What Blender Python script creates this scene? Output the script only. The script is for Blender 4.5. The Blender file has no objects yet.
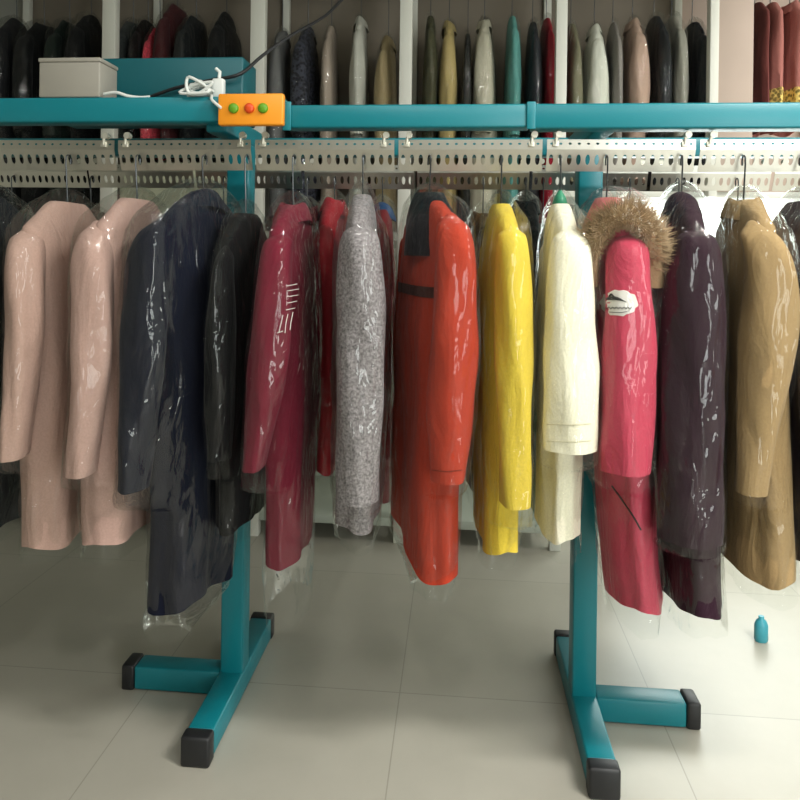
import bpy, bmesh, math, random
from mathutils import Vector, Matrix, noise
random.seed(11)
PI = math.pi
sc = bpy.context.scene
COL = sc.collection

# ------------------------------------------------------------------ camera
F, CX, CY, HC = 685.0, 400.0, 254.0, 1.4
TH = math.atan(59/685.0)          # camera turned a little towards -X
ROLL = math.radians(0.75)
def unp(px, py, Y=None, Z=None):
    """point of the room seen at a pixel, on the plane y=Y (or z=Z)"""
    cx, cy = (px-CX)/F, (CY-py)/F
    xw = math.cos(ROLL)*cx-math.sin(ROLL)*cy
    yw = math.sin(ROLL)*cx+math.cos(ROLL)*cy
    d = Vector((xw*math.cos(TH)-math.sin(TH), xw*math.sin(TH)+math.cos(TH), yw))
    t = Y/d.y if Y is not None else (Z-HC)/d.z
    return Vector((0, 0, HC))+d*t
cam = bpy.data.cameras.new('camera'); co = bpy.data.objects.new('camera', cam); COL.objects.link(co)
cam.sensor_width = 36; cam.lens = 36*F/800; cam.shift_y = -(400-CY)/800
cam.clip_start = .02
co.matrix_world = Matrix.Translation((0, 0, HC)) @ Matrix.Rotation(TH, 4, 'Z') @ Matrix.Rotation(PI/2, 4, 'X') @ Matrix.Rotation(ROLL, 4, 'Z')
sc.camera = co

# ------------------------------------------------------------------ materials
def lin(h):
    h = h.lstrip('#'); o = []
    for i in (0, 2, 4):
        v = int(h[i:i+2], 16)/255
        o.append(v/12.92 if v <= .04045 else ((v+.055)/1.055)**2.4)
    return (*o, 1)
def newmat(name):
    m = bpy.data.materials.new(name); m.use_nodes = True
    nt = m.node_tree; b = nt.nodes['Principled BSDF']
    return m, nt, b
def N(nt, t, **kw):
    n = nt.nodes.new(t)
    for k, v in kw.items():
        if k in n.inputs: n.inputs[k].default_value = v
        else: setattr(n, k, v)
    return n
def objco(nt, scale=(1, 1, 1)):
    t = nt.nodes.new('ShaderNodeTexCoord'); mp = nt.nodes.new('ShaderNodeMapping')
    mp.inputs['Scale'].default_value = scale
    nt.links.new(t.outputs['Object'], mp.inputs['Vector'])
    return mp.outputs['Vector']
def simple(name, col, rough=.5, metal=0, spec=.5, bump=0, bscale=60, var=0):
    m, nt, b = newmat(name); c = lin(col)
    b.inputs['Base Color'].default_value = c
    b.inputs['Roughness'].default_value = rough; b.inputs['Metallic'].default_value = metal
    b.inputs['Specular IOR Level'].default_value = spec
    if bump or var:
        v = objco(nt); n = N(nt, 'ShaderNodeTexNoise', Scale=bscale, Detail=4.0); nt.links.new(v, n.inputs['Vector'])
        if bump:
            bp = N(nt, 'ShaderNodeBump', Strength=bump, Distance=.004)
            nt.links.new(n.outputs['Fac'], bp.inputs['Height']); nt.links.new(bp.outputs['Normal'], b.inputs['Normal'])
        if var:
            n2 = N(nt, 'ShaderNodeTexNoise', Scale=3.5, Detail=3.0); nt.links.new(v, n2.inputs['Vector'])
            r = nt.nodes.new('ShaderNodeValToRGB')
            r.color_ramp.elements[0].position = .3; r.color_ramp.elements[1].position = .7
            r.color_ramp.elements[0].color = [x*(1-var) for x in c[:3]]+[1]
            r.color_ramp.elements[1].color = [min(1, x*(1+var)) for x in c[:3]]+[1]
            nt.links.new(n2.outputs['Fac'], r.inputs['Fac']); nt.links.new(r.outputs['Color'], b.inputs['Base Color'])
    return m
FAB = {}
def fabric(col, kind='plain'):
    k = (col, kind)
    if k in FAB: return FAB[k]
    m, nt, b = newmat('fabric_'+kind); c = lin(col)
    b.inputs['Roughness'].default_value = .85 if kind != 'satin' else .42
    b.inputs['Specular IOR Level'].default_value = .12 if kind != 'satin' else .2
    b.inputs['Sheen Weight'].default_value = .05
    v = objco(nt)
    if kind == 'tweed':
        n = N(nt, 'ShaderNodeTexNoise', Scale=150.0, Detail=6.0, Roughness=.8); lo, hi = .35, 1.75
    elif kind == 'lace':
        n = N(nt, 'ShaderNodeTexVoronoi', Scale=60.0); lo, hi = .5, 1.9
    elif kind == 'quilt':
        n = N(nt, 'ShaderNodeTexNoise', Scale=14.0, Detail=2.0); lo, hi = .8, 1.2
    else:
        n = N(nt, 'ShaderNodeTexNoise', Scale=220.0, Detail=3.0); lo, hi = .95, 1.05
    nt.links.new(v, n.inputs['Vector'])
    r = nt.nodes.new('ShaderNodeValToRGB')
    r.color_ramp.elements[0].position = .36; r.color_ramp.elements[1].position = .64
    r.color_ramp.elements[0].color = [x*lo for x in c[:3]]+[1]
    r.color_ramp.elements[1].color = [min(1, x*hi) for x in c[:3]]+[1]
    nt.links.new(n.outputs[0], r.inputs['Fac']); nt.links.new(r.outputs['Color'], b.inputs['Base Color'])
    # creases of the cloth
    n2 = N(nt, 'ShaderNodeTexNoise', Scale=9.0, Detail=5.0, Distortion=.6); v2 = objco(nt, (1.6, 1.6, .55)); nt.links.new(v2, n2.inputs['Vector'])
    bp = N(nt, 'ShaderNodeBump', Strength=.7 if kind != 'satin' else .9, Distance=.02)
    nt.links.new(n2.outputs['Fac'], bp.inputs['Height'])
    bp2 = N(nt, 'ShaderNodeBump', Strength=.08, Distance=.0015)
    nt.links.new(n.outputs[0], bp2.inputs['Height']); nt.links.new(bp.outputs['Normal'], bp2.inputs['Normal'])
    nt.links.new((bp2 if kind in ('tweed', 'lace') else bp).outputs['Normal'], b.inputs['Normal'])
    FAB[k] = m
    return m
def film(name, base=.06, edge=.5, haze=.05, rough=.13, bump=1.0, crease=14.0, ridge=1.2):
    m = bpy.data.materials.new(name); m.use_nodes = True; nt = m.node_tree; nt.nodes.clear()
    out = nt.nodes.new('ShaderNodeOutputMaterial')
    tr = N(nt, 'ShaderNodeBsdfTransparent', Color=(.96, .97, .96, 1))
    gl = N(nt, 'ShaderNodeBsdfGlossy', Color=(1, 1, 1, 1), Roughness=rough)
    df = N(nt, 'ShaderNodeBsdfDiffuse', Color=(.85, .87, .85, 1))
    v = objco(nt, (1, 1, .27))
    n1 = N(nt, 'ShaderNodeTexNoise', Scale=11.0, Detail=2.0, Roughness=.5, Distortion=1.0); nt.links.new(v, n1.inputs['Vector'])
    v2 = objco(nt, (1, 1, .5))
    n2 = N(nt, 'ShaderNodeTexNoise', Scale=crease, Detail=2.5, Roughness=.55, Distortion=.8); nt.links.new(v2, n2.inputs['Vector'])
    sb_ = N(nt, 'ShaderNodeMath', operation='SUBTRACT'); sb_.inputs[1].default_value = .5; nt.links.new(n2.outputs['Fac'], sb_.inputs[0])
    ab = N(nt, 'ShaderNodeMath', operation='ABSOLUTE'); nt.links.new(sb_.outputs[0], ab.inputs[0])
    ad = N(nt, 'ShaderNodeMath', operation='MULTIPLY_ADD'); ad.inputs[1].default_value = ridge
    nt.links.new(ab.outputs[0], ad.inputs[0]); nt.links.new(n1.outputs['Fac'], ad.inputs[2])
    bp = N(nt, 'ShaderNodeBump', Strength=bump, Distance=.014); nt.links.new(ad.outputs[0], bp.inputs['Height'])
    nt.links.new(bp.outputs['Normal'], gl.inputs['Normal'])
    lw = N(nt, 'ShaderNodeLayerWeight', Blend=.35); nt.links.new(bp.outputs['Normal'], lw.inputs['Normal'])
    mr = N(nt, 'ShaderNodeMapRange'); mr.inputs['To Min'].default_value = base; mr.inputs['To Max'].default_value = edge
    nt.links.new(lw.outputs['Fresnel'], mr.inputs['Value'])
    m1 = nt.nodes.new('ShaderNodeMixShader'); m1.inputs[0].default_value = haze
    nt.links.new(tr.outputs[0], m1.inputs[1]); nt.links.new(df.outputs[0], m1.inputs[2])
    m2 = nt.nodes.new('ShaderNodeMixShader')
    nt.links.new(mr.outputs[0], m2.inputs[0]); nt.links.new(m1.outputs[0], m2.inputs[1]); nt.links.new(gl.outputs[0], m2.inputs[2])
    nt.links.new(m2.outputs[0], out.inputs['Surface'])
    return m
M = {}
M['teal'] = simple('teal_paint', '#0a7681', .38, bump=.05, bscale=200)
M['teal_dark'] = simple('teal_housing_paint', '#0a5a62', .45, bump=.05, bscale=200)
M['black_plastic'] = simple('black_plastic', '#1b1c1e', .5)
M['steel'] = simple('stainless_steel', '#cfcdc4', .3, 1.0, bump=.12, bscale=25)
M['zinc'] = simple('zinc', '#cfcdbf', .4, .7)
M['wire'] = simple('hook_wire', '#55585a', .35, .9)
M['orange'] = simple('orange_panel_paint', '#f0961e', .45)
M['green_btn'] = simple('green_button', '#5f9a1c', .4)
M['red_btn'] = simple('red_button', '#d84a14', .4)
M['grey_box'] = simple('grey_box_enamel', '#98948a', .5, var=.05)
M['white_cable'] = simple('white_cable_sheath', '#d8dcd8', .5)
M['white_post'] = simple('white_enamel', '#dcdcd2', .45)
M['taupe'] = simple('taupe_board', '#7e7568', .8, var=.06)
M['cream_board'] = simple('cream_board', '#b4b79f', .75, var=.05)
M['grey_board'] = simple('grey_board', '#b0b6aa', .8, var=.06)
M['pinkish'] = simple('pale_rose_board', '#b8a598', .7, var=.05)
M['wall'] = simple('wall_paint', '#a5a59c', .85, var=.03)
M['ceil'] = simple('ceiling_paint', '#b9b7af', .9)
M['white_print'] = simple('white_print', '#e6e2dc', .6)
M['black_print'] = simple('black_print', '#151515', .6)
M['tealp'] = simple('teal_plastic', '#3c98a8', .35)
M['film'] = film('clear_film', base=.009, edge=.30, haze=.006, rough=.05)
M['film_s'] = film('crinkled_film', base=.02, edge=.36, haze=.005, rough=.045, bump=1.1, crease=15.0, ridge=1.0)
M['film_l'] = film('thin_film', base=.010, edge=.26, haze=.006, rough=.05)
M['glass'] = film('window_glass', base=.03, edge=.3, haze=.0, rough=.02, bump=0.0)
M['hanger_black'] = simple('black_hanger_plastic', '#1d1f20', .4)
M['hanger_green'] = simple('green_hanger_plastic', '#1f8a66', .4)
M['fur'] = fabric('#a08868')
# floor
def floor_mat():
    m, nt, b = newmat('floor_tile')
    t = nt.nodes.new('ShaderNodeTexCoord')
    mp = nt.nodes.new('ShaderNodeMapping'); mp.inputs['Location'].default_value = (.17, .22, 0); mp.inputs['Rotation'].default_value = (0, 0, -.0)
    nt.links.new(t.outputs['Object'], mp.inputs['Vector'])
    br = nt.nodes.new('ShaderNodeTexBrick'); br.offset = 0; br.squash = 1
    br.inputs['Scale'].default_value = 1; br.inputs['Brick Width'].default_value = .8; br.inputs['Row Height'].default_value = .8
    br.inputs['Mortar Size'].default_value = .0022; br.inputs['Mortar Smooth'].default_value = .3
    br.inputs['Color1'].default_value = lin('#b2aea1'); br.inputs['Color2'].default_value = lin('#b5b1a5'); br.inputs['Mortar'].default_value = lin('#9c988c')
    nt.links.new(mp.outputs[0], br.inputs['Vector'])
    n = N(nt, 'ShaderNodeTexNoise', Scale=2.2, Detail=6.0, Roughness=.6); nt.links.new(t.outputs['Object'], n.inputs['Vector'])
    r = nt.nodes.new('ShaderNodeValToRGB'); r.color_ramp.elements[0].position = .3; r.color_ramp.elements[1].position = .75
    r.color_ramp.elements[0].color = (.86, .86, .85, 1); r.color_ramp.elements[1].color = (1, 1, 1, 1)
    nt.links.new(n.outputs['Fac'], r.inputs['Fac'])
    mx = nt.nodes.new('ShaderNodeMixRGB'); mx.blend_type = 'MULTIPLY'; mx.inputs[0].default_value = 1
    nt.links.new(br.outputs['Color'], mx.inputs[1]); nt.links.new(r.outputs['Color'], mx.inputs[2])
    nt.links.new(mx.outputs[0], b.inputs['Base Color'])
    r2 = N(nt, 'ShaderNodeMapRange'); r2.inputs['To Min'].default_value = .26; r2.inputs['To Max'].default_value = .4
    nt.links.new(n.outputs['Fac'], r2.inputs['Value']); nt.links.new(r2.outputs[0], b.inputs['Roughness'])
    b.inputs['Specular IOR Level'].default_value = .5
    return m
M['floor'] = floor_mat()

# ------------------------------------------------------------------ mesh helpers
class MB:
    def __init__(s): s.v = []; s.f = []
    def add(s, vs, fs):
        b = len(s.v); s.v += [tuple(v) for v in vs]; s.f += [tuple(b+i for i in f) for f in fs]
    def box(s, lo, hi, bev=0, rz=0):
        bm = bmesh.new(); bmesh.ops.create_cube(bm, size=1)
        c = [(a+b)/2 for a, b in zip(lo, hi)]; d = [b-a for a, b in zip(lo, hi)]
        for v in bm.verts: v.co = Vector((v.co.x*d[0], v.co.y*d[1], v.co.z*d[2]))
        if bev: bmesh.ops.bevel(bm, geom=bm.edges[:], offset=min(bev, min(d)*.45), segments=2, affect='EDGES', profile=.5)
        R = Matrix.Rotation(rz, 3, 'Z')
        bm.verts.index_update()
        s.add([R @ v.co+Vector(c) for v in bm.verts], [[v.index for v in f.verts] for f in bm.faces]); bm.free()
    def loft(s, rings, cap0=False, cap1=False):
        n = len(rings[0]); vs = [p for r in rings for p in r]; fs = []
        for i in range(len(rings)-1):
            for j in range(n):
                k = (j+1) % n
                fs.append((i*n+j, i*n+k, (i+1)*n+k, (i+1)*n+j))
        if cap0: fs.append(tuple(range(n-1, -1, -1)))
        if cap1: fs.append(tuple((len(rings)-1)*n+j for j in range(n)))
        s.add(vs, fs)
    def tube(s, pts, r, n=8, caps=True):
        pts = [Vector(p) for p in pts]; rings = []
        up = Vector((0, 0, 1)); prev = None
        for i, p in enumerate(pts):
            t = (pts[min(i+1, len(pts)-1)]-pts[max(i-1, 0)]).normalized()
            if prev is None: prev = t.cross(up if abs(t.z) < .9 else Vector((1, 0, 0))).normalized()
            a = (prev-t*prev.dot(t))
            a = a.normalized() if a.length > 1e-6 else t.orthogonal().normalized(); prev = a
            b = t.cross(a); rr = r[i] if isinstance(r, (list, tuple)) else r
            rings.append([p+a*math.cos(2*PI*k/n)*rr+b*math.sin(2*PI*k/n)*rr for k in range(n)])
        s.loft(rings, caps, caps)
    def build(s, name, mat, parent=None, smooth=True, angle=50):
        me = bpy.data.meshes.new(name); me.from_pydata(s.v, [], s.f); me.validate(); me.materials.append(mat)
        o = bpy.data.objects.new(name, me); COL.objects.link(o)
        bm = bmesh.new(); bm.from_mesh(me); bmesh.ops.recalc_face_normals(bm, faces=bm.faces[:])
        for f in bm.faces: f.smooth = smooth
        if smooth:
            for e in bm.edges:
                if len(e.link_faces) == 2 and e.calc_face_angle(0) > math.radians(angle): e.smooth = False
        bm.to_mesh(me); bm.free()
        if parent is not None: o.parent = parent
        return o
def tag(o, label, cat, group=None, kind=None):
    if label: o['label'] = label
    if cat: o['category'] = cat
    if group: o['group'] = group
    if kind: o['kind'] = kind
    return o
def empty(name, loc, rz=0):
    o = bpy.data.objects.new(name, None); COL.objects.link(o); o.location = loc; o.rotation_euler = (0, 0, rz)
    o.empty_display_size = .1
    return o
def boxobj(name, lo, hi, mat, parent=None, bev=.003):
    b = MB(); b.box(lo, hi, bev); return b.build(name, mat, parent)
def struct(o, cat=None): o['kind'] = 'structure'; return o
def spline(pts, n):
    """Catmull-Rom through pts"""
    P = [Vector(p) for p in pts]; P = [2*P[0]-P[1]]+P+[2*P[-1]-P[-2]]; out = []; seg = len(P)-3
    for i in range(n+1):
        t = i/n*seg; k = min(int(t), seg-1); u = t-k; a, b, c, d = P[k:k+4]
        out.append(.5*((2*b)+(c-a)*u+(2*a-5*b+4*c-d)*u*u+(3*b-a-3*c+d)*u**3))
    return out
def key(tab, x):
    if x <= tab[0][0]: return tab[0][1]
    for (a, va), (b, vb) in zip(tab, tab[1:]):
        if x <= b:
            u = (x-a)/(b-a); u = u*u*(3-2*u) if b-a > .1 else u
            return va+(vb-va)*u
    return tab[-1][1]

# ------------------------------------------------------------------ layout planes
YF, YP, YB = 1.87, 2.135, 2.40        # front run, posts, rear run of the conveyor
YW, YG, YK = 3.30, 3.62, 3.90         # rack uprights, rack garments, back boards
Z_SHELF, Z_SHELF2 = unp(420, 232, YW).z, unp(690, 190, YW).z

# ------------------------------------------------------------------ the room
struct(boxobj('floor', (-3.0, -2.2, -.1), (3.6, 4.2, 0), M['floor'], bev=0))
struct(boxobj('ceiling', (-3.0, -2.2, 3.1), (3.6, 4.2, 3.2), M['ceil'], bev=0))
struct(boxobj('wall_left', (-3.0, -2.2, 0), (-2.9, 4.2, 3.1), M['wall'], bev=0))
struct(boxobj('wall_right', (3.5, -2.2, 0), (3.6, 4.2, 3.1), M['wall'], bev=0))
fw = MB(); FX0, FX1, FZ0, FZ1 = 1.75, 3.4, .05, 2.6
fw.box((-2.9, -2.2, 0), (FX0, -2.08, 3.1)); fw.box((FX1, -2.2, 0), (3.5, -2.08, 3.1)); fw.box((FX0, -2.2, 0), (FX1, -2.08, FZ0)); fw.box((FX0, -2.2, FZ1), (FX1, -2.08, 3.1))
struct(fw.build('wall_front', M['wall'], smooth=False))
wx0 = unp(612, 200, 4.0).x; wx1 = 3.1; wz0, wz1 = .55, unp(700, 182, 4.0).z
w = MB()
w.box((-2.9, 4.0, 0), (wx0, 4.12, 3.1)); w.box((wx1, 4.0, 0), (3.5, 4.12, 3.1))
w.box((wx0, 4.0, 0), (wx1, 4.12, wz0)); w.box((wx0, 4.0, wz1), (wx1, 4.12, 3.1))
struct(w.build('wall_back', M['wall'], smooth=False))
w = MB()
for lo, hi in (((wx0, 4.02, wz0), (wx0+.05, 4.09, wz1)), ((wx1-.05, 4.02, wz0), (wx1, 4.09, wz1)),
               ((wx0+.05, 4.02, wz0), (wx1-.05, 4.09, wz0+.05)), ((wx0+.05, 4.02, wz1-.03), (wx1-.05, 4.09, wz1)),
               (((wx0+wx1)/2-.02, 4.02, wz0+.05), ((wx0+wx1)/2+.02, 4.09, wz1-.03))): w.box(lo, hi, .004)
win = struct(w.build('window_1', M['white_post']))
w = MB(); w.box((wx0+.04, 4.05, wz0+.04), (wx1-.04, 4.055, wz1-.02)); w.build('glass', M['glass'], win)

# ------------------------------------------------------------------ conveyor frame
frame = empty('garment_conveyor', (unp(410, 420, YP).x, YP, 0))
tag(frame, 'teal steel garment conveyor frame carrying two runs of perforated plates', 'garment conveyor')
def fpart(name, lo, hi, mat=None, bev=.006, par=None):
    b = MB(); b.box(lo, hi, bev); o = b.build(name, mat or M['teal'], None)
    o.parent = par or frame; o.matrix_parent_inverse = Matrix.Translation(-frame.location)
    return o
zt = unp(410, 104, YF-.03).z; zb = unp(410, 127.5, YF-.03).z
BX0, BX1 = unp(-160, 110, YF).x, unp(960, 110, YF).x
jx = unp(530, 115, YF).x; kx = unp(287, 115, YF).x
fpart('track_beam', (kx, YF-.03, zb), (jx-.002, YF+.03, zt))
fpart('track_beam', (jx+.002, YF-.03, zb-.004), (BX1, YF+.03, zt))
lz = unp(100, 97, YF-.03).z; lz2 = unp(100, 122, YF-.03).z
fpart('track_beam', (BX0, YF-.03, lz2), (kx-.004, YF+.03, lz))
fpart('track_beam', (BX0-.1, YB-.03, zb), (BX1+.1, YB+.03, zt))
fpart('joint_plate', (jx-.012, YF-.036, zb-.006), (jx+.012, YF-.031, zt+.004))
fpart('joint_plate', (kx-.004, YF-.036, zb-.008), (kx+.02, YF-.031, zt+.008))
pxl = unp(238, 420, YP).x; pxr = unp(585.5, 420, YP).x
for px_, s in ((pxl, -1), (pxr, 1)):
    fpart('post', (px_-.036, YP-.036, .07), (px_+.036, YP+.036, zb-.002 if s > 0 else zb))
    fpart('cross_arm', (px_-.03, YF+.032, zb), (px_+.03, YB-.032, zt-.004))
    fpart('long_foot', (px_-.038, 1.845, .004), (px_+.038, 2.425, .078))
    for (a, b_) in ((1.80, 1.845), (2.425, 2.465)): fpart('end_cap', (px_-.041, a, 0), (px_+.041, b_, .082), M['black_plastic'], .008)
    xe = unp(683, 706, YP).x if s > 0 else unp(139, 682, YP).x
    a, b_ = sorted((px_+s*.038, xe)); fpart('cross_foot', (a, YP-.036, .004), (b_, YP+.036, .076))
    a, b_ = sorted((xe, xe+s*.042)); fpart('end_cap', (a, YP-.039, 0), (b_, YP+.039, .08), M['black_plastic'], .008)
# raised drive housing behind the control box
hx1 = unp(243, 75, YP-.06).x; hx0 = unp(52, 75, YP-.06).x; hz1 = unp(150, 57.5, YP-.06).z
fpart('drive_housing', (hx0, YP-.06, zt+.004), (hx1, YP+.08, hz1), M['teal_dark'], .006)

# perforated plates -----------------------------------------------------------
ZP1 = unp(620, 139.5, YF).z; PH = .083; ZP0 = ZP1-PH
NH, PITCH = 16, .0243
OV = ZP0+.030; ZO = OV          # centre height of the oval holes
def plate_mesh():
    mb = MB(); n = 16; W = NH*PITCH
    zs = (0, .056, PH); rows = ((0, .056, .030, .0062, .0135), (.056, PH, .0715, .0042, .0030))
    def bend(z): return max(0, (.056-z))*math.tan(math.radians(20))   # lower flange leans back a little
    for (z0, z1, zc, rx, rz) in rows:
        for i in range(NH):
            x0, x1 = -W/2+i*PITCH, -W/2+(i+1)*PITCH; xc = (x0+x1)/2
            outer, inner = [], []
            for k in range(n):
                a = 2*PI*(k+.5)/n; ca, sa = math.cos(a), math.sin(a)
                inner.append((xc+rx*ca, zc+rz*sa))
                hx = (x1-x0)/2; up_ = z1-zc if sa > 0 else zc-z0
                t = min(hx/abs(ca), up_/abs(sa)); outer.append((xc+t*ca, zc+t*sa))
            # put the nearest outer points on the cell's corners
            for cxn, czn in ((x0, z0), (x1, z0), (x0, z1), (x1, z1)):
                j = min(range(n), key=lambda q: (outer[q][0]-cxn)**2+(outer[q][1]-czn)**2); outer[j] = (cxn, czn)
            vs = []
            for yy in (-.001, .001):
                vs += [(p[0], yy+bend(p[1]), p[1]) for p in outer]+[(p[0], yy+bend(p[1]), p[1]) for p in inner]
            fs = []
            for k in range(n):
                m = (k+1) % n
                fs += [(k, m, n+m, n+k), (2*n+k, 3*n+k, 3*n+m, 2*n+m), (n+k, n+m, 3*n+m, 3*n+k)]
            mb.add(vs, fs)
    me = mb
    return me
def bracket_mb(x, ztop):
    mb = MB()
    mb.tube([(x, -.004, PH-.012), (x+.002, -.006, PH+.004), (x+.008, -.004, ztop-.012), (x+.008, .0, ztop-.001)], .0045, 8)
    mb.tube([(x+.008, -.012, ztop-.010), (x+.008, .006, ztop-.010)], .009, 12)
    mb.box((x-.008, -.006, PH-.02), (x+.008, -.0012, PH-.006), .001)
    return mb
pm = plate_mesh(); pme = bme = None
edge = unp(698.5, 150, YF).x; PL = .4008
front_names = {0: 'above the tan coat', 1: 'above the pink parka', 2: 'above the orange and yellow coats', 3: 'above the grey tweed coat',
               4: 'above the navy coat', 5: 'above the two pale pink coats', 6: 'above the charcoal coat at the frame edge'}
HOLES_F, HOLES_B = [], []
def plate(cx, Y, label, group, yaw=0):
    global pme
    o = empty('perforated_plate', (cx, Y, ZP0), yaw)
    tag(o, label, 'conveyor plate', group)
    if pme is None:
        q = pm.build('slotted_strip', M['steel'], o, angle=20); pme = q
        q2 = bracket_mb(-NH*PITCH/2+.022, zb-.006-ZP0).build('hanging_bracket', M['zinc'], o); q3 = bracket_mb(NH*PITCH/2-.03, zb-.006-ZP0).build('hanging_bracket', M['zinc'], o)
        pme = (q, q2, q3)
    else:
        for q in pme:
            c = q.copy(); COL.objects.link(c); c.parent = o
    return o
for k in range(0, 6):
    cx = edge+PL/2-k*PL
    plate(cx, YF, 'perforated stainless steel conveyor plate in the front run, '+front_names[k], 'plates of the front run', math.radians((-1.2, 1.0, -.6, 1.2, -1.2, 1.4)[k]))
    HOLES_F += [cx-NH*PITCH/2+(i+.5)*PITCH for i in range(NH)]
back_names = ['behind the tan coat', 'behind the purple coat', 'behind the pink parka', 'behind the yellow coat', 'behind the orange coat', 'behind the tweed coat', 'behind the burgundy coat', 'behind the pale pink coats']
for k in range(0, 8):
    cx = edge+.62-k*PL
    plate(cx, YB, 'perforated steel conveyor plate in the rear run, '+back_names[k], 'plates of the rear run', math.radians((1, -1, .5, -1, 1.2, -.6, 1, 1.6)[k]))
    HOLES_B += [cx-NH*PITCH/2+(i+.5)*PITCH for i in range(NH)]

# control box, push-button panel, cables ---------------------------------------
p0 = unp(38.5, 97, YF-.028); p1 = unp(100, 57, YF-.028)
o = empty('control_box', (p0.x, YF-.028, lz+.001)); tag(o, 'plain grey metal control box standing on the teal beam', 'control box')
b = MB(); b.box((0, 0, 0), (p1.x-p0.x, .10, p1.z-p0.z-.012), .004); b.build('housing', M['grey_box'], o)
b = MB(); b.box((-.002, -.002, p1.z-p0.z-.012), (p1.x-p0.x+.002, .102, p1.z-p0.z), .003); b.build('lid', M['grey_box'], o)
q0 = unp(219, 126, YF-.05); q1 = unp(284.5, 94, YF-.05)
o = empty('push_button_panel', (q0.x, YF-.05, q0.z)); tag(o, 'orange push-button panel with a red button between two green ones, fixed to the teal beam', 'control panel')
b = MB(); b.box((0, -.012, 0), (q1.x-q0.x, .012, q1.z-q0.z), .005); b.build('face_plate', M['orange'], o)
W_, H_ = q1.x-q0.x, q1.z-q0.z
for u, mt, nm, lb in ((.25, 'green_btn', 'button', 'green button'), (.49, 'red_btn', 'button', 'red button'), (.70, 'green_btn', 'button', 'green button')):
    b = MB(); cx, cz = W_*u, H_*.52
    b.loft([[(cx+r*math.cos(2*PI*k/20), y, cz+r*math.sin(2*PI*k/20)) for k in range(20)] for r, y in ((.0135, -.012), (.0135, -.019), (.011, -.022), (.004, -.0235))], True, True)
    bt = b.build(nm, M[mt], o); bt['label'] = lb
def cable(name, pts, r, mat, label, cat='cable', n=40):
    P = [p if isinstance(p, Vector) else unp(*p) for p in pts]
    if name == 'cable_coil': P = [Vector((p.x, p.y, max(p.z, lz+.008))) if p.y > YF-.05 else p for p in P]
    b = MB(); b.tube(spline(P, n), r, 8); q = b.build(name, mat); base = P[0].copy()
    q.data.transform(Matrix.Translation(-base)); q.location = base
    return tag(q, label, cat)
YC = YF-.02
pts = []
cc = unp(200, 92, YC)
for i in range(26):
    a = i*2.0; rr = .036+.014*math.sin(i*1.7)
    pts.append(cc+Vector((math.cos(a)*rr*1.1, -.025*math.sin(i*.9)+.0, max(-.012, math.sin(a)*rr*.8))))
pts += [unp(212, 100, YC-.035), unp(221, 108, YC-.045)]
cable('cable_coil', pts, .0042, M['white_cable'], 'white cable looped in a loose coil on the teal beam', 'cable', 160)
b = MB(); c2 = unp(219, 80, YF); b.box((-.016, -.012, 0), (.016, .012, .055), .004)
b.tube([(0, 0, .05), (.002, 0, .075), (-.01, .002, .085)], .005, 8)
q = b.build('cable_plug', M['white_cable']); q.location = (c2.x, YF+.0, lz); tag(q, 'white connector block standing behind the orange button panel', 'plug')
cable('power_cord', [(104, 94, YF-.022), (116, 92.5, YF-.028), (128, 96, YF-.025), (140, 97.5, YF-.02), (150, 97, YF-.015)], .0045, M['white_cable'], 'short white cable trailing from the grey control box')
cable('power_cord', [(150, 97, YP-.075), (176, 88, YP-.08), (212, 80, YP-.08), (240, 74, YP-.08), (262, 56, YP), (290, 36, YP+.1), (325, 16, YP+.3), (352, -8, YP+.5), (400, -30, YP+.8)], .0055, M['black_plastic'], 'black cable rising from the drive housing across the clothes behind')

# ------------------------------------------------------------------ garments
from mathutils.bvhtree import BVHTree
def on_surface(objs):
    """returns f(px,py): the point of these meshes seen there, lifted 2 mm off the surface"""
    bpy.context.view_layer.update(); vs, ps = [], []
    for o in objs:
        k = len(vs); vs += [o.matrix_world @ v.co for v in o.data.vertices]; ps += [[k+i for i in p.vertices] for p in o.data.polygons]
    t = BVHTree.FromPolygons(vs, ps)
    def f(px, py, lift=.002):
        O = Vector((0, 0, HC)); d = (unp(px, py, 1.0)-O).normalized(); h = t.ray_cast(O, d)
        return h[0]-d*lift if h[0] is not None else None
    return f
def attach(o, root):
    bpy.context.view_layer.update(); o.parent = root; o.matrix_parent_inverse = root.matrix_world.inverted()
def patch_on(f, cx, cy, rx, ry, name, mat, parent, lift=.003, wob=.12):
    """thin cloth patch that follows the surface"""
    b = MB(); n = 28; rings = []
    for q in (1.0, .97, .66, .33, .05):
        r = []
        for k in range(n):
            a = 2*PI*k/n; w_ = 1+wob*math.sin(k*2.3)*.5
            p = f(cx+rx*q*math.cos(a)*w_, cy+ry*q*math.sin(a)*w_, lift if q < 1 else .0)
            r.append(p)
        rings.append(r)
    ok = [p for r in rings for p in r if p is not None]; 
    if not ok: return None
    m = ok[-1]
    rings = [[p if p is not None else m for p in r] for r in rings]
    b.loft(rings, False, True); o = b.build(name, mat, None); attach(o, parent); return o
def line_on(f, pts, r, name, mat, parent, lift=.004, n=30):
    P = [f(x, y, lift) for x, y in [(p.x, p.y) for p in spline([(a, c, 0) for a, c in pts], n)]]; P = [p for p in P if p is not None]
    b = MB(); b.tube(P, r, 6); o = b.build(name, mat, None); attach(o, parent); return o
def sup(w, t, e, n, ph=0):
    o = []
    for k in range(n):
        a = 2*PI*k/n; c, s = math.cos(a), math.sin(a)
        o.append((math.copysign(abs(c)**(2/e), c)*t, math.copysign(abs(s)**(2/e), s)*w))
    return o
def hole_near(x, front): return min(HOLES_F if front else HOLES_B, key=lambda h: abs(h-x))
HG = 0
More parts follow.
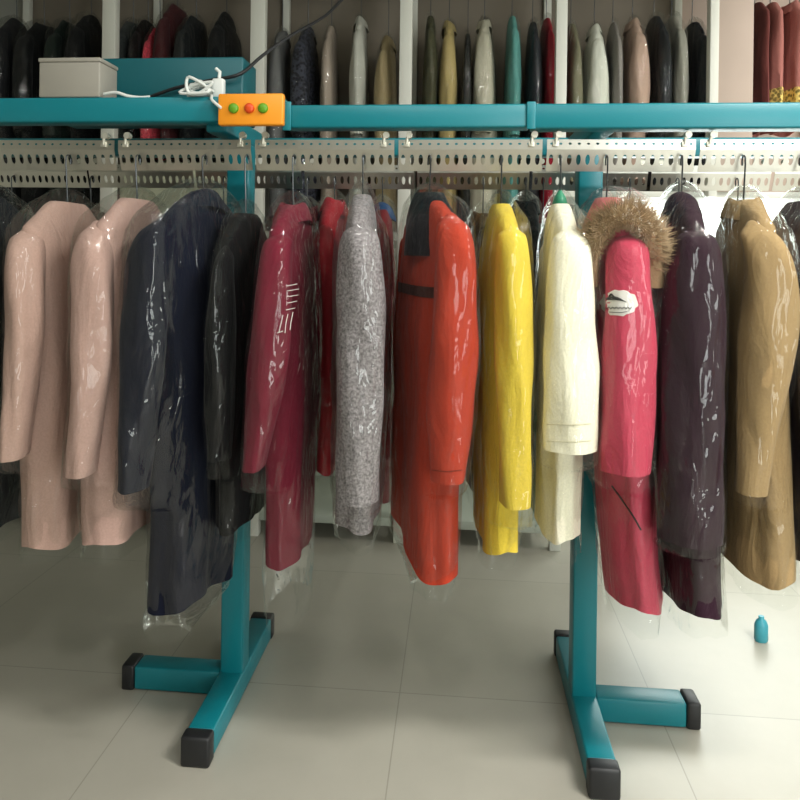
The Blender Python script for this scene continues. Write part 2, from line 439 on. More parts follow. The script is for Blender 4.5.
def hanger(x, Y, zneck, ztop, mat, label, group, yaw=0, rail_r=None, span=.165, name='clothes_hanger'):
    """hook over the plate's hole (or a rail) and sloping shoulder arms; two parts"""
    o = empty(name, (x, Y, zneck), yaw); tag(o, label, 'hanger', group)
    h = ztop-zneck; R = .0155 if rail_r else .013
    pts = [(0, -R*.0, -.012), (0, -R*.2, .01), (0, -R, h-R-.012), (0, -R, h-R)]
    pts += [(0, -R*math.cos(a), h-R+R*math.sin(a)) for a in [PI*i/8 for i in range(1, 9)]]
    pts += [(0, R*.9, h-R-.012)]
    b = MB(); b.tube(pts, .0022, 6); b.build('hook', M['wire'], o)
    b = MB()
    if mat == M['hanger_green']:
        b.loft([[(rx*math.cos(2*PI*k/14), ry*math.sin(2*PI*k/14), z) for k in range(14)] for rx, ry, z in ((.014, .016, -.02), (.020, .030, .004), (.015, .022, .022), (.006, .010, .036), (.003, .003, .042))], True, True)
    for s in (-1, 1):
        b.tube([(0, 0, -.014), (0, s*.03, -.022), (0, s*.065, -.04), (0, s*span, -.062)], [.006, .0065, .007, .006], 8)
    b.build('shoulder_bar', mat, o)
    return o
def garment(name, label, cat, group, x, Y, ztop, zhem, yaw=0, col='#888888', kind='plain', ws=.20, wh=.20, tc=.085, thm=.09, lean=0, hem_slope=0,
            sleeve=None, sleeve_len=.6, sleeve_r=(.05, .055, .045), cover='film', drop=.08, collar=None, folds=.06, nseg=56, nrow=44, extra=None,
            tab=None, slit=False, shoulder=.075, lining='#2a2624', neck=.045, far_sleeve=True, sl_x=(0, 0, 0), cov_m=.010, topt=.028):
    L = ztop-zhem
    root = empty(name, (x, Y, zhem), yaw); tag(root, label, cat, group)
    seed = random.random()*100; mat = fabric(col, kind)
    W = tab or [(0, neck+.01), (.012, neck+.035), (.04, ws*.72), (shoulder, ws-.004), (.13, ws+.004), (.30, ws-.01), (.5, (ws+wh)/2-.004), (max(.55, L), wh)]
    T = [(0, topt*.8), (.012, topt), (.05, topt*1.25), (.12, max(topt*1.3, tc*.70)), (.24, tc*.90), (.42, tc), (max(.55, L), thm)]
    ph = [random.random()*6.28 for _ in range(4)]
    def ring(d, inset=0, dz=0):
        w_ = key(W, d)-inset; t_ = key(T, d)-inset; amp = folds*min(1, max(0, (d-.15)/.45))
        xo = lean*(d/L)**1.3; r = []
        for (px_, py_) in sup(w_, t_, 2.5, nseg):
            a = math.atan2(py_/w_, px_/t_)
            q = amp*(math.sin(5*a+ph[0]+1.5*d)+.7*math.sin(9*a+ph[1]-2*d)+.5*math.sin(3*a+ph[2]))
            q += .10*noise.noise(Vector((px_*9+seed, py_*7, d*5)))*min(1, d*4)
            zz = L-d
            if d > L*.8: zz += hem_slope*py_*((d-L*.8)/(L*.2))
            zz += .008*math.sin(3*a+ph[3])*(d/L)**3
            r.append(Vector((px_*(1+q*1.5)+xo, py_*(1+q*.35), zz+dz)))
        return r
    ds = [0, .006, .012, .02, .03, .04, .05, .06, shoulder, shoulder+.015, shoulder+.035]
    ds = [q for q in ds if q < L]+[shoulder+.035+(L-shoulder-.035)*i/nrow for i in range(1, nrow+1)]
    rings = [ring(d) for d in ds]
    b = MB(); b.loft([ring(.012, .004, -.004)[:]]+rings+[ring(L, .006, .0), ring(L-.0001, .008, .06)], False, True)
    body = b.build('body', mat, root, angle=70)
    allv = list(b.v)
    # sleeves
    def sleeve_mb(s, P):
        """P: local path points (x,y,z) with radii along it"""
        mb = MB(); pts = spline([p[:3] for p in P], 34); rr = spline([(p[3], p[4], 0) for p in P], 34); rings = []
        for i, p in enumerate(pts):
            u = i/34; r = []
            k_ = max(.3, math.sqrt(min(1, u/.13)))
            for k in range(26):
                a = 2*PI*k/26; ca, sa = math.cos(a), math.sin(a)
                q = 1+.13*noise.noise(Vector((ca*1.3+seed, sa*1.3+s*5, p.z*7)))+.05*math.sin(4*a+p.z*12+seed)*min(1, u*3)
                r.append(Vector((p.x+rr[i].x*ca*q*k_, p.y+rr[i].y*sa*q*k_, p.z)))
            rings.append(r)
        c = pts[-1]; e = rr[-1]
        rings.append([Vector((c.x+(v.x-c.x)*.86, c.y+(v.y-c.y)*.86, v.z)) for v in rings[-1]])
        rings.append([Vector((v.x, v.y, v.z+.05)) for v in rings[-1]])
        top = [Vector((pts[0].x+(v.x-pts[0].x)*.3, pts[0].y+(v.y-pts[0].y)*.3, v.z+.004)) for v in rings[0]]
        mb.loft([top]+rings, True, True)
        return mb
    z0 = L-shoulder-.008
    R0, R1, R2 = sleeve_r
    near = sleeve
    if near is None:
        near = [(sl_x[0], -ws+.02, z0, R0*.55, .035), (sl_x[0]*.7+sl_x[1]*.3, -ws-.015, z0-.10, R0*.85, .05), (sl_x[1], -ws-.022, z0-sleeve_len*.5, R1, .052), (sl_x[2], -ws-.018, z0-sleeve_len, R2, .045)]
    if near:
        mb = sleeve_mb(-1, near); sl = mb.build('sleeve', mat, root, angle=60); allv += mb.v
        if far_sleeve:
            f = [(0, ws-.04, z0, R0*.7, .028), (0, ws-.025, z0-.10, R0*.85, .034), (.0, ws-.022, z0-sleeve_len*.5, R1*.9, .036), (.0, ws-.024, z0-sleeve_len, R2*.9, .034)]
            mb = sleeve_mb(1, f); mb.build('sleeve', mat, root, angle=60); allv += mb.v
    if collar:
        cm = fabric(*collar) if isinstance(collar, tuple) else mat
        b = MB(); n = 36
        prof = [(.004, .0, .9), (.012, -.006, .98), (.010, .006, .92), (.014, .014, .92), (.022, .013, 1.05), (.026, .002, 1.25), (.030, -.02, 1.55), (.024, -.036, 1.7), (.012, -.034, 1.6)]
        rg = []
        for (o_, dz, k) in prof:
            rg.append([Vector((math.cos(2*PI*j/n)*(topt*.95*k+.006), math.sin(2*PI*j/n)*((neck+.016)*k), L+dz-.012+.008*math.sin(2*PI*j/n*2+seed))) for j in range(n)])
        b.loft(rg, False, False); b.build('collar', cm, root, angle=80); allv += b.v
    if extra: allv += extra(root, L, ring, ws) or []
    if cover:
        zlo, zhi = min(v[2] for v in allv)-drop, L+.03
        nb = 30; NA = 36; AN = [(math.cos(2*PI*k/NA), math.sin(2*PI*k/NA)) for k in range(NA)]
        sb = [None]*nb
        for v in allv:
            k = min(nb-1, max(0, int((v[2]-zlo)/(zhi-zlo)*nb)))
            hv = [v[0]*c+v[1]*q for c, q in AN]
            sb[k] = hv if sb[k] is None else [max(p, q) for p, q in zip(sb[k], hv)]
        fb = []
        for k in range(nb):
            qs = [sb[j] for j in range(max(0, k-1), min(nb, k+2)) if sb[j]]
            fb.append([max(q) for q in zip(*qs)] if qs else None)
        first = next(q for q in fb if q)
        for k in range(nb):
            if fb[k] is None: fb[k] = list(first) if k < nb/2 else list(fb[k-1])
        nn, rows = (76, 80) if nseg > 40 else (40, 40)
        rg = []
        def at(z):
            f = (z-zlo)/(zhi-zlo)*nb-.5; k = int(max(0, min(nb-2, f))); u = max(0, min(1, f-k))
            return [p*(1-u)+q*u for p, q in zip(fb[k], fb[k+1])]
        sd = random.random()*50
        for i in range(rows+1):
            u = i/rows; z = zlo+(zhi+.012-zlo)*u
            h = at(z); xc, yc = (h[0]-h[NA//2])/2, (h[NA//4]-h[3*NA//4])/2
            rx, ry = (h[0]+h[NA//2])/2, (h[NA//4]+h[3*NA//4])/2
            hc = [max(.004, p-(xc*c+yc*q))+cov_m for p, (c, q) in zip(h, AN)]
            dtop = zhi+.012-z; kk = .2+.8*math.sqrt(max(0, dtop)/.05) if dtop < .05 else 1
            fl = max(0, 1-u*7)
            r = []
            for j in range(nn):
                t_ = 2*PI*j/nn; th_ = math.atan2(ry*math.sin(t_), rx*math.cos(t_)); c_, s_ = math.cos(th_), math.sin(th_)
                rad = min(hv/max(1e-3, c_*c+s_*q) for hv, (c, q) in zip(hc, AN) if c_*c+s_*q > .05)
                px_, py_ = c_*rad, s_*rad
                P = Vector((px_*13+sd, py_*9, z*5)); w1 = noise.noise(P)+.5*noise.noise(P*2.7)
                w2 = noise.noise(Vector((px_*40+sd, py_*30, z*11)))
                a = min(1, tc/.07)*(.009*max(-.4, w1)+.004*w2)*(1 if dtop > .05 else .3)*(1+1.6*fl)
                k_ = kk
                r.append(Vector((xc*k_+px_*k_*(1-.12*fl)+c_*a, yc*k_+py_*k_*(1-.05*fl)+s_*a, z+.02*fl*noise.noise(Vector((px_*8, py_*8, sd))))))
            rg.append(r)
        cm_ = MB(); cm_.loft(rg, False, False); cv = cm_.build('plastic_cover', M[cover], root, angle=180)
        cv['label'] = 'clear plastic cover'
    return root

def front(name, label, cat, px, top, hem, yaw=0, near=None, nw=None, hang='hanger_black', hlab=None, snap=True, Y=None, hemY=None, **kw):
    """garment on the front run; near: sleeve path as pixels with half widths, at the near shoulder's depth"""
    Y = Y or YF; front_run = Y < YP
    P = unp(px, top, Y); x = hole_near(P.x, front_run); ws = kw.get('ws', .20); ya = math.radians(yaw)
    zt_ = P.z; zh = unp(px, hem, hemY or Y-.12).z
    if near:
        yn = Y-(ws+.02)*math.cos(ya); S = []
        Ri = Matrix.Rotation(-ya, 3, 'Z')
        for i, (ax, ay, hw) in enumerate(near):
            dd = .05 if i == 0 else (.01 if i == 1 else 0)
            Q = unp(ax, ay, yn+dd); Q = Ri @ (Q-Vector((x, Y, zh)))
            S.append((Q.x, Q.y, Q.z, hw/F*yn, .036 if i == 0 else .05))
        kw['sleeve'] = S
    g = garment(name, label, cat, kw.pop('group', 'bagged garments on the front run' if front_run else 'bagged garments on the rear run'), x, Y, zt_, zh, ya, **kw)
    if hang:
        hanger(x, Y, zt_, ZO+.0105, M[hang], hlab or 'hanger of the '+label, 'hangers on the conveyor', ya, span=ws-.085)
    return g

def strap_extra(root, L, ring, ws):
    b = MB(); n = 56
    for (d0, d1) in ((.235, .262),):
        r0 = [Vector((v.x*1.03, v.y*1.02, v.z)) for v in ring(d0)]; r1 = [Vector((v.x*1.03, v.y*1.02, v.z)) for v in ring(d1)]
        i0 = [Vector((v.x*.99, v.y*.99, v.z)) for v in r0]; i1 = [Vector((v.x*.99, v.y*.99, v.z)) for v in r1]
        b.loft([i0, r0, r1, i1], False, False)
    o = b.build('waist_strap', fabric('#47261f'), root); o['label'] = 'dark brown strap across the chest'
    return []
def hood_extra(root, L, ring, ws):
    b = MB(); n = 30; rg = []
    for i in range(15):
        u = i/14; z = L+.012-.17*u; k = math.sin(min(1, u*1.25+.12)*PI*.5); w_ = .028+.085*k; t_ = .03+.04*k
        rg.append([Vector((math.cos(2*PI*j/n)*t_*(1+.08*math.sin(5*2*PI*j/n+i*.4)), math.sin(2*PI*j/n)*w_-.035*u-.01, z)) for j in range(n)])
    b.loft(rg, False, True); o = b.build('hood', fabric('#080b12', 'satin'), root, angle=80); o['label'] = 'black satin hood'
    return b.v
def fur_extra(root, L, ring, ws):
    random.seed(5)
    core = MB(); path = []
    for i in range(25):
        a = PI*(i/24); path.append((math.cos(a)*.078, -ws*.62-.05-.045*math.sin(a), L-.165+math.sin(a)*.12-(.05 if i in (0, 24) else 0)))
    path = spline(path, 48); core.tube(path, .026, 12); o = core.build('fur_trim', M['fur'], root); o['label'] = 'tan fur trim of the hood'
    hb = MB()
    for i in range(3600):
        k = random.randrange(1, 48); p = path[k].lerp(path[k+1] if k < 48 else path[k], random.random())
        t = (path[min(48, k+1)]-path[k-1]).normalized(); d = Vector((random.gauss(0, 1), random.gauss(0, 1), random.gauss(0, 1))); d = (d-t*d.dot(t)*.7).normalized()
        out = (p-Vector((0, p.y, L-.2))).normalized()
        s = p+d*.022; ln = random.uniform(.018, .042); e = s+d*ln*.8+out*ln*.5+Vector((0, 0, -.008)); sd_ = d.cross(t).normalized()*.0016
        hb.add([s-sd_, s+sd_, s+t*.0016, e], [(0, 1, 3), (1, 2, 3), (2, 0, 3)])
    h = hb.build('fur', fabric('#b8a080'), o, smooth=False); h['kind'] = 'stuff'
    # back part of the hood
    b = MB(); rg = []
    for i in range(10):
        u = i/9; z = L+.01-.15*u; k = math.sin(min(1, u+.15)*PI*.5)
        rg.append([Vector((math.cos(2*PI*j/24)*(.02+.05*k), math.sin(2*PI*j/24)*(.03+.08*k)-.02, z)) for j in range(24)])
    b.loft(rg, True, True); b.build('hood', fabric('#b86a68'), root, angle=80)
    return b.v+core.v
def cuffline(root, L, ring, ws): return []
SL = {}

# ---- front run, from one end of the frame to the other
front('hanging_coat', 'charcoal coat at the frame edge beside the first pale pink coat', 'coat', -34, 196, 540, 0, [(-62, 226, 18), (-62, 260, 22), (-52, 360, 22), (-40, 470, 18)], col='#24262a', tc=.07, thm=.075, drop=.03, ws=.19, cover='film_s')
front('hanging_coat', 'pale pink coat with the longer hem, nearest the frame edge', 'coat', 64, 203, 547, 2, [(28, 228, 14), (25, 262, 19), (24, 350, 16), (15, 457, 9.5)], col='#b8988c', tc=.075, thm=.066, neck=.07, wh=.15, folds=.07, hem_slope=0, drop=.035, cover='film_l', cov_m=.004)
front('hanging_coat', 'pale pink coat with the shorter hem, pressed against the navy coat', 'coat', 136, 200, 531, 0, [(97, 222, 14), (93, 262, 20), (92, 350, 20), (82, 473, 13)], col='#b6968c', tc=.08, thm=.07, neck=.07, folds=.07, drop=.03, hem_slope=.08, cover='film', cov_m=.005)
front('hanging_coat', 'long navy blue coat, the widest on the rail, in wrinkled film', 'coat', 205, 193, 606, -9, [(166, 216, 15), (150, 262, 22), (142, 380, 21), (133, 488, 13)], col='#0d1122', tc=.082, thm=.085, wh=.14, lean=-.03, collar=True, hem_slope=.12, folds=.08, drop=.06, cover='film_s', sleeve_len=.62, ws=.19, cov_m=.006)
front('hanging_coat', 'narrow black coat half hidden behind the long navy coat', 'coat', 243, 214, 533, -4, col='#08080a', tc=.045, thm=.04, ws=.14, wh=.13, sleeve_r=(.03, .035, .03), drop=.02, cover='film_l', cov_m=.003, sleeve_len=.55)
burg = front('hanging_coat', 'burgundy coat with one sleeve swinging free, beside the navy coat', 'coat', 297, 206, 566, 0, [(282, 232, 13), (276, 262, 17), (270, 350, 20), (254, 467, 10)], col='#701a2e', tc=.058, thm=.05, collar=True, drop=.16, cover='film_s', ws=.18, wh=.14, cov_m=.004)
front('hanging_coat', 'grey speckled tweed coat under shiny crinkled film', 'coat', 363, 196, 527, 4, [(361, 222, 13), (360, 255, 21), (361, 350, 25), (357, 500, 20)], col='#868082', kind='tweed', tc=.06, thm=.058, drop=.06, cover='film_s', ws=.19, wh=.16, cov_m=.006)
orng = front('hanging_coat', 'orange-red coat with a black hood and dark chest strap', 'coat', 427, 198, 556, 19, [(451, 214, 14), (455, 252, 20), (454, 350, 24), (447, 478, 19)], col='#ac3a26', tc=.066, thm=.064, drop=.04, cover='film', extra=lambda *a: strap_extra(*a)+hood_extra(*a), ws=.20, wh=.185, hem_slope=.26, cov_m=.004)
front('hanging_coat', 'bright yellow coat in clear film between the orange and cream coats', 'coat', 502, 205, 549, 4, [(511, 226, 13), (513, 258, 17), (514, 360, 18), (515, 503, 15)], col='#d4ba42', tc=.065, thm=.052, drop=.03, cover='film', ws=.19, wh=.16, cov_m=.004)
cream = front('hanging_coat', 'cream white coat on a green hanger, with a wide flat cuff', 'coat', 564, 205, 539, -2, [(570, 226, 15), (570, 262, 22), (570, 350, 26), (570, 449, 24)], col='#f1ecd6', tc=.056, thm=.05, drop=.04, cover='film', hang='hanger_green', ws=.19, wh=.15, cov_m=.004, hlab='green plastic hanger holding the cream white coat')
def parka_extra(root, L, ring, ws):
    v = fur_extra(root, L, ring, ws)
    return v
parka = front('hanging_parka', 'pink hooded parka with fur trim and a white logo patch', 'parka', 610, 203, 604, 0, [(626, 232, 15), (628, 262, 21), (628, 350, 25), (625, 470, 24)], col='#be4259', kind='satin', tc=.06, thm=.06, drop=.05, cover='film', extra=parka_extra, ws=.19, wh=.165, lean=.075, cov_m=.004)
front('hanging_coat', 'dark purple coat under glossy film beside the tan coat', 'coat', 686, 197, 606, -8, [(694, 226, 13), (695, 262, 24), (693, 370, 30), (690, 540, 28)], col='#2c1623', tc=.062, thm=.066, drop=.05, cover='film_s', ws=.19, wh=.17, lean=.035, hem_slope=.03, collar=True, cov_m=.006)
front('hanging_coat', 'tan camel coat with a slanting sleeve beside the purple coat', 'coat', 742, 201, 572, -5, [(752, 222, 15), (768, 262, 22), (768, 340, 25), (750, 490, 14)], col='#9c825c', tc=.068, thm=.075, lean=.03, drop=.03, cover='film_l', collar=True, ws=.19, wh=.19, cov_m=.004)
front('hanging_coat', 'grey mauve coat at the frame edge beyond the tan coat', 'coat', 800, 202, 566, 0, [(826, 232, 15), (832, 262, 22), (828, 370, 24), (826, 500, 18)], col='#54474d', tc=.06, thm=.06, drop=.05, cover='film_s', ws=.18, wh=.17, cov_m=.004)
cloth = lambda g: [c for c in g.children if c.name.split('.')[0] in ('body', 'sleeve')]
f = on_surface(cloth(parka))
pa = patch_on(f, 619, 303, 19, 13, 'logo_patch', M['white_print'], parka)
if pa:
    pa['label'] = 'white oval logo patch with black script'
    vsx = []
    b = MB()
    for pts, r in (([(606, 299), (612, 298), (619, 299), (626, 302)], [.001, .003, .0045, .005, .005, .0045, .004, .003, .002, .001, .001]), ([(608, 299), (611, 294), (614, 297)], .0018),
                   ([(605+i*1.9, 308+(1.1 if i % 2 else -1.1)) for i in range(15)], .0009), ([(609, 312), (620, 312.6), (629, 311)], .0008)):
        P = [f(p.x, p.y, .0045) for p in spline([(x, y, 0) for x, y in pts], 10 if len(pts) < 6 else 42)]; P = [p for p in P if p is not None]
        b.tube(P, r, 6)
    e = b.build('emblem', M['black_print'], None); attach(e, pa); e['label'] = 'black mark and script'
z = line_on(f, [(612, 486), (622, 500), (633, 516), (641, 530)], .0022, 'pocket_zip', M['black_print'], parka, .001); z['label'] = 'dark slanting pocket opening'
# faint white print on the film over the burgundy coat
f = on_surface([c for c in burg.children if c.name.startswith('plastic_cover')])
b = MB()
for pts in ([(287, 286), (297, 284)], [(287, 291), (299, 289)], [(286, 297), (298, 295)], [(288, 303), (297, 301)], [(286, 310), (295, 308)], [(283, 315), (281, 324), (279, 332)], [(288, 314), (286, 323), (285, 333)], [(293, 312), (291, 322), (290, 330)], [(277, 333), (283, 331)]):
    P = [f(p.x, p.y, .001) for p in spline([(x, y, 0) for x, y in pts], 8)]; P = [p for p in P if p is not None]
    if len(P) > 2: b.tube(P, .0008, 6)
e = b.build('film_print', M['white_print'], None); attach(e, burg); e['label'] = 'white printed marks on the film'
# stitched cuff lines of the cream coat and the orange coat
f = on_surface(cloth(cream))
for y_ in (441, 424): line_on(f, [(547, y_), (560, y_+.6), (575, y_+.8), (591, y_-.4)], .0012, 'cuff_seam', fabric('#cfc8ae'), cream, .0008)
f = on_surface(cloth(orng))
line_on(f, [(432, 470), (447, 471.5), (462, 470)], .0013, 'cuff_seam', fabric('#7d2a18'), orng, .0008)
# ---- rear run
RR = [
 ('dark grey coat in the rear run showing past the first pink coat', 10, 214, 520, '#33373a', .07),
 ('dark olive coat in the rear run behind the pale pink coats', 92, 214, 505, '#3a3c30', .07),
 ('black coat in the rear run behind the navy coat', 226, 226, 505, '#14161b', .075),
 ('dark wine coat in the rear run right behind the burgundy coat', 310, 208, 480, '#561626', .042),
 ('red coat in the rear run between the burgundy and tweed coats', 337, 201, 470, '#9c2630', .036),
 ('dark red coat with blue collar in the rear run behind the tweed', 384, 206, 500, '#6d1a20', .055),
 ('brown coat in the rear run behind the yellow coat', 480, 214, 490, '#5d4424', .05),
 ('black coat in the rear run between the yellow and cream coats', 524, 202, 470, '#17191b', .036),
 ('green coat in the rear run showing low beside the cream coat', 544, 250, 512, '#12703f', .034),
 ('black textured coat in the rear run behind the parka and its fur', 630, 203, 520, '#191616', .06),
 ('dark plum coat in the rear run behind the purple coat', 676, 236, 520, '#241620', .045),
 ('grey green coat in the rear run behind the tan coat', 738, 238, 520, '#4b4f45', .075),
]
for (lb, px, tp, hm, c_, t_) in RR:
    kw = dict(collar=('#23456f', 'plain') if 'blue collar' in lb else True)
    front('hanging_coat', lb, 'coat', px, tp, hm, random.uniform(-6, 6), Y=YB, hemY=YB-.1, col=c_, kind='lace' if 'textured' in lb else 'plain', tc=t_, thm=t_*.95, ws=.17, wh=.16, nseg=36, nrow=26, cover='film_s' if px in (312, 384, 742) else 'film_l', drop=.06, sleeve_r=(.045, .045, .038), sleeve_len=.5, cov_m=.004, **kw)

# ------------------------------------------------------------------ clothes rack behind
rack = empty('clothes_rack', (0, YW, 0)); tag(rack, 'tall white built-in clothes rack with bays of bagged garments behind the conveyor', 'clothes rack')
def rpart(name, lo, hi, mat, bev=.003):
    b = MB(); b.box(lo, hi, bev); o = b.build(name, mat); o.parent = rack; o.matrix_parent_inverse = Matrix.Translation(-rack.location); return o
ups = [unp(p, 60, YW).x for p in (-42, 108, 257, 405.5, 561.5, 714.5, 868)]
Z_TOP = 2.98; ZR = unp(400, -22, YG).z
hw_ = (.03, .034, .036, .03, .026, .02, .03)
for k, ux in enumerate(ups):
    rpart('upright', (ux-hw_[k], YW, 0 if k < 5 else Z_SHELF2-.03), (ux+hw_[k], YW+.05, Z_TOP), M['white_post'])
    if k in (0, 6) or True: rpart('rear_upright', (ux-.02, YK-.06, 0 if k < 5 else Z_SHELF2-.03), (ux+.02, YK-.02, Z_TOP), M['white_post'])
rpart('shelf', (ups[0]-.03, YW+.051, Z_SHELF-.03), (ups[4]-.021, YK-.021, Z_SHELF-.002), M['white_post'])
rpart('shelf', (ups[4]+.021, YW+.051, Z_SHELF2-.03), (ups[-1]+.03, YK-.021, Z_SHELF2-.002), M['white_post'])
Z_CR = unp(180, 169, YG).z
for k in range(6):
    rpart('back_panel', (ups[k], YK-.018, (Z_CR if k == 1 else Z_SHELF) if k < 4 else Z_SHELF2), (ups[k+1]-.001, YK, Z_TOP), M['taupe'] if k < 5 else M['pinkish'], .001)
    if k == 1: rpart('storage_panel', (ups[k]+.04, YW+.06, Z_SHELF), (ups[k+1]-.04, YW+.08, Z_CR), M['cream_board'], .002)
    if k < 4: rpart('back_panel', (ups[k], YK-.018, .12), (ups[k+1]-.001, YK, Z_SHELF-.034), M['grey_board'] if k != 1 else M['cream_board'], .001)
    if k < 4: rpart('bottom_shelf', (ups[k]+.04, YW+.004, .08), (ups[k+1]-.04, YK-.022, .12), M['grey_board'], .002)
    b = MB(); b.tube([(ups[k]+.021, YG, ZR), (ups[k+1]-.021, YG, ZR)], .012, 12)
    o = b.build('hanging_rail', M['zinc']); o.parent = rack; o.matrix_parent_inverse = Matrix.Translation(-rack.location)
# pale panel closing part of the last bay
rpart('end_panel', (unp(718, 60, YW).x, YW+.005, Z_SHELF2), (unp(754, 60, YW).x, YW+.03, Z_TOP), M['pinkish'])

RG = [  # px centre, half width px, top py, colour, kind, cover, label
 (8, 14, 12, '#26272a', 'plain', 'film_s', 'black coat under crinkled film before the control box'),
 (36, 13, 16, '#151617', 'plain', 'film_l', 'narrow black coat hanging above the far edge of the control box'),
 (62, 12, 14, '#14201a', 'plain', 'film', 'blackish green coat with pale film streaks directly above the control box'),
 (84, 15, 8, '#101112', 'plain', 'film_l', 'matte black coat hanging next to the upright by the control box'),
 (127, 12, 14, '#3b3f3e', 'tweed', 'film_s', 'dark grey speckled coat just past the upright by the control box'),
 (142, 7, 12, '#17110f', 'plain', 'film_l', 'thin black coat touching the pinkish red garment'),
 (154, 8, 20, '#c0414f', 'tweed', 'film', 'pinkish red garment hanging over the teal drive housing'),
 (172, 10, -2, '#451a1e', 'plain', 'film_l', 'black and dark red coat beside the pinkish red garment'),
 (191, 11, 10, '#1d2022', 'plain', 'film_s', 'charcoal coat with shiny film above the coiled cable'),
 (222, 20, 6, '#0e0f10', 'plain', 'film_l', 'broad black coat next to the upright above the orange panel'),
 (279, 10, 24, '#6c6c6c', 'plain', 'film', 'grey coat hanging right above the orange button panel'),
 (305, 14, 20, '#2f303a', 'lace', 'film', 'charcoal lace coat beside the grey coat above the beam'),
 (329, 8, 18, '#a99a8d', 'plain', 'film_l', 'narrow beige pink coat between the lace coat and the white one'),
 (359, 10, 10, '#c4c2b8', 'plain', 'film', 'slim off-white coat alone in the middle of its bay'),
 (387, 10, 30, '#a5936f', 'plain', 'film', 'tan coat hanging lower than its neighbours beside an upright'),
 (430, 9, 8, '#45442f', 'plain', 'film_l', 'dark olive coat pressed against the gold coat'),
 (449, 11, 14, '#b09c68', 'plain', 'film', 'gold beige coat in the bay above the orange coat'),
 (468, 6, 26, '#2a2a28', 'plain', 'film_l', 'thin black coat between the gold coat and the big cream one'),
 (485, 15, 12, '#bfb9a6', 'plain', 'film', 'big cream coat in the bay above the yellow coat'),
 (513, 8, 8, '#5f9d97', 'plain', 'film', 'teal coat hanging between the big cream coat and a black one'),
 (534, 8, 14, '#22252c', 'plain', 'film_s', 'black coat under shiny film between the teal and red coats'),
 (548, 7, 10, '#a01c30', 'plain', 'film', 'deep red coat against the upright above the cream coat'),
 (573, 8, 16, '#7a765f', 'plain', 'film_s', 'grey olive coat just past the upright, beside the white jacket'),
 (597, 16, 18, '#dcdcd0', 'plain', 'film', 'bright white jacket with a cuffed sleeve above the pink parka'),
 (616, 6, 14, '#8b8580', 'plain', 'film_l', 'grey garment squeezed between the white jacket and rose beige coat'),
 (636, 13, 12, '#bfa292', 'plain', 'film', 'rose beige coat in the bay above the purple coat'),
 (658, 9, 8, '#1c1e22', 'plain', 'film_s', 'black coat sparkling with film beside the rose beige coat'),
 (676, 8, 8, '#a5a297', 'plain', 'film', 'pale grey coat between two black coats'),
 (697, 9, 14, '#1a1d26', 'plain', 'film_s', 'blue black coat next to the pale rose end panel'),
 (761, 7, -6, '#6c3a36', 'plain', None, 'reddish brown gown beside the pale rose end panel'),
 (777, 9, -6, '#a86c64', 'plain', None, 'dusty pink gown with gold hem beside the brown one'),
 (797, 10, -6, '#b0726a', 'plain', None, 'dusty pink gown with gold hem at the frame edge'),
]
for (px, hw, tp, c_, kd, cv, lb) in RG:
    P = unp(px, tp+6, YG-.08); sc_ = hw/F*(YG-.2)
    gold = 'gold hem' in lb or 'gown' in lb
    def hem_gold(root, L, ring, ws):
        b = MB(); r0 = ring(L-.16); r1 = ring(L-.005)
        b.loft([[Vector((v.x*1.06, v.y*1.03, v.z)) for v in r] for r in (ring(L-.19), ring(L-.15), ring(L-.11), ring(L-.07))], False, False)
        o = b.build('hem_band', fabric('#b39b58', 'lace'), root); o['label'] = 'gold lace hem'
        return []
    zhem = (Z_CR+.02 if 108 < px < 257 else Z_SHELF+.03 if px < 561 else Z_SHELF2+.02)+.02+random.uniform(0, .03)
    if gold: zhem = unp(px, 126, YG-.15).z
    g = garment('hanging_gown' if gold else 'hanging_coat', lb, 'gown' if gold else 'coat', 'garments on the upper rack rail', P.x, YG, P.z, zhem, math.radians(random.uniform(-4, 4)),
            col=c_, kind=kd, ws=.15, wh=.145, tc=sc_*.84, thm=sc_*.95, topt=min(.022, sc_*.45), sleeve=False if gold else None, sleeve_len=random.uniform(.48, .58), sleeve_r=(min(.045, sc_*.7), min(.05, sc_*.8), min(.04, sc_*.7)),
            cover=cv, drop=.012, folds=.05 if not gold else .12, nseg=32, nrow=22, cov_m=.002, extra=hem_gold if ('gold' in lb and gold) else None, far_sleeve=False, collar=(hw > 9))
    hanger(P.x, YG, P.z, ZR+.0155+.001, M['hanger_black'], 'hanger of the '+lb, 'hangers on the rack rail', 0, rail_r=.012, span=.075)
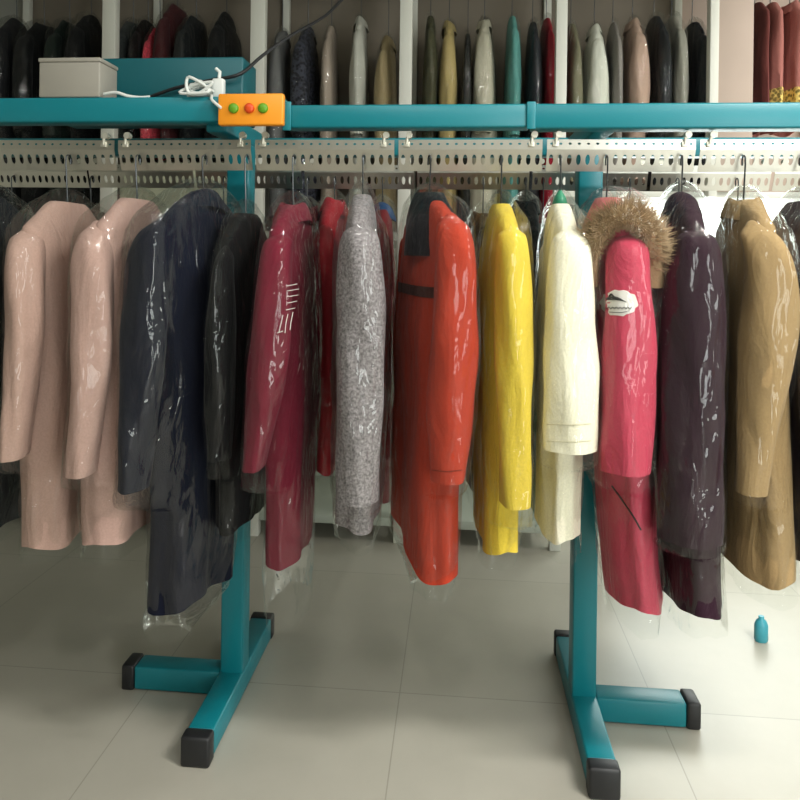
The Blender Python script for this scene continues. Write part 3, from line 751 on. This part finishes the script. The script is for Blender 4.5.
# small teal bottle on the floor
P = unp(761, 641, Z=0)
b = MB(); b.loft([[(r*math.cos(2*PI*k/20), r*math.sin(2*PI*k/20)*.8, z) for k in range(20)] for r, z in ((.02, 0), (.024, .006), (.024, .06), (.018, .075), (.010, .082), (.010, .092))], True, True)
o = b.build('plastic_bottle', M['tealp']); o.location = (P.x, P.y, 0); tag(o, 'small teal plastic bottle standing on the floor under the tan coat', 'bottle')

# ------------------------------------------------------------------ light
wd = bpy.data.worlds.new('world'); sc.world = wd; wd.use_nodes = True
bg = wd.node_tree.nodes['Background']; bg.inputs['Color'].default_value = (.95, 1.0, .98, 1); bg.inputs['Strength'].default_value = 8.5
def area(name, loc, rot, sx, sy, power, col=(1, .985, .94)):
    l = bpy.data.lights.new(name, 'AREA'); l.shape = 'RECTANGLE'; l.size = sx; l.size_y = sy; l.energy = power; l.color = col
    o = bpy.data.objects.new(name, l); COL.objects.link(o); o.location = loc; o.rotation_euler = rot
    return o
area('added_tube_light', (1.7, .6, 3.05), (0, 0, 0), 1.2, .10, 110)  # tubes added out of view to light the floor and streak the film
area('added_tube_light', (-.7, .4, 3.05), (0, 0, 0), 1.2, .10, 14)  # added too, kept weak so the left side stays darker
area('added_tube_light', (2.5, 2.75, 3.05), (0, 0, 0), .10, 1.2, 40)  # added to brighten the floor at the back right
for lx, ly in ((-.2, -.5), (.8, -.7), (1.9, -.4)): area('added_sparkle_light', (lx, ly, 3.08), (0, 0, 0), .12, .12, 14)  # small unseen sources added for sharp glints on the plastic film
po = area('shopfront_portal', ((FX0+FX1)/2, -2.07, (FZ0+FZ1)/2), (PI/2, 0, 0), FX1-FX0, FZ1-FZ0, 1); po.data.cycles.is_portal = True
po = area('window_portal', ((wx0+wx1)/2, 4.01, (wz0+wz1)/2), (-PI/2, 0, 0), wx1-wx0, wz1-wz0, 1); po.data.cycles.is_portal = True
vs = sc.view_settings; sc.display_settings.display_device = 'sRGB'
vs.view_transform = 'Standard'; vs.look = 'None'; vs.gamma = 1; vs.use_curve_mapping = False; vs.exposure = -0.12
sc.cycles.transparent_max_bounces = 24; sc.cycles.max_bounces = 8
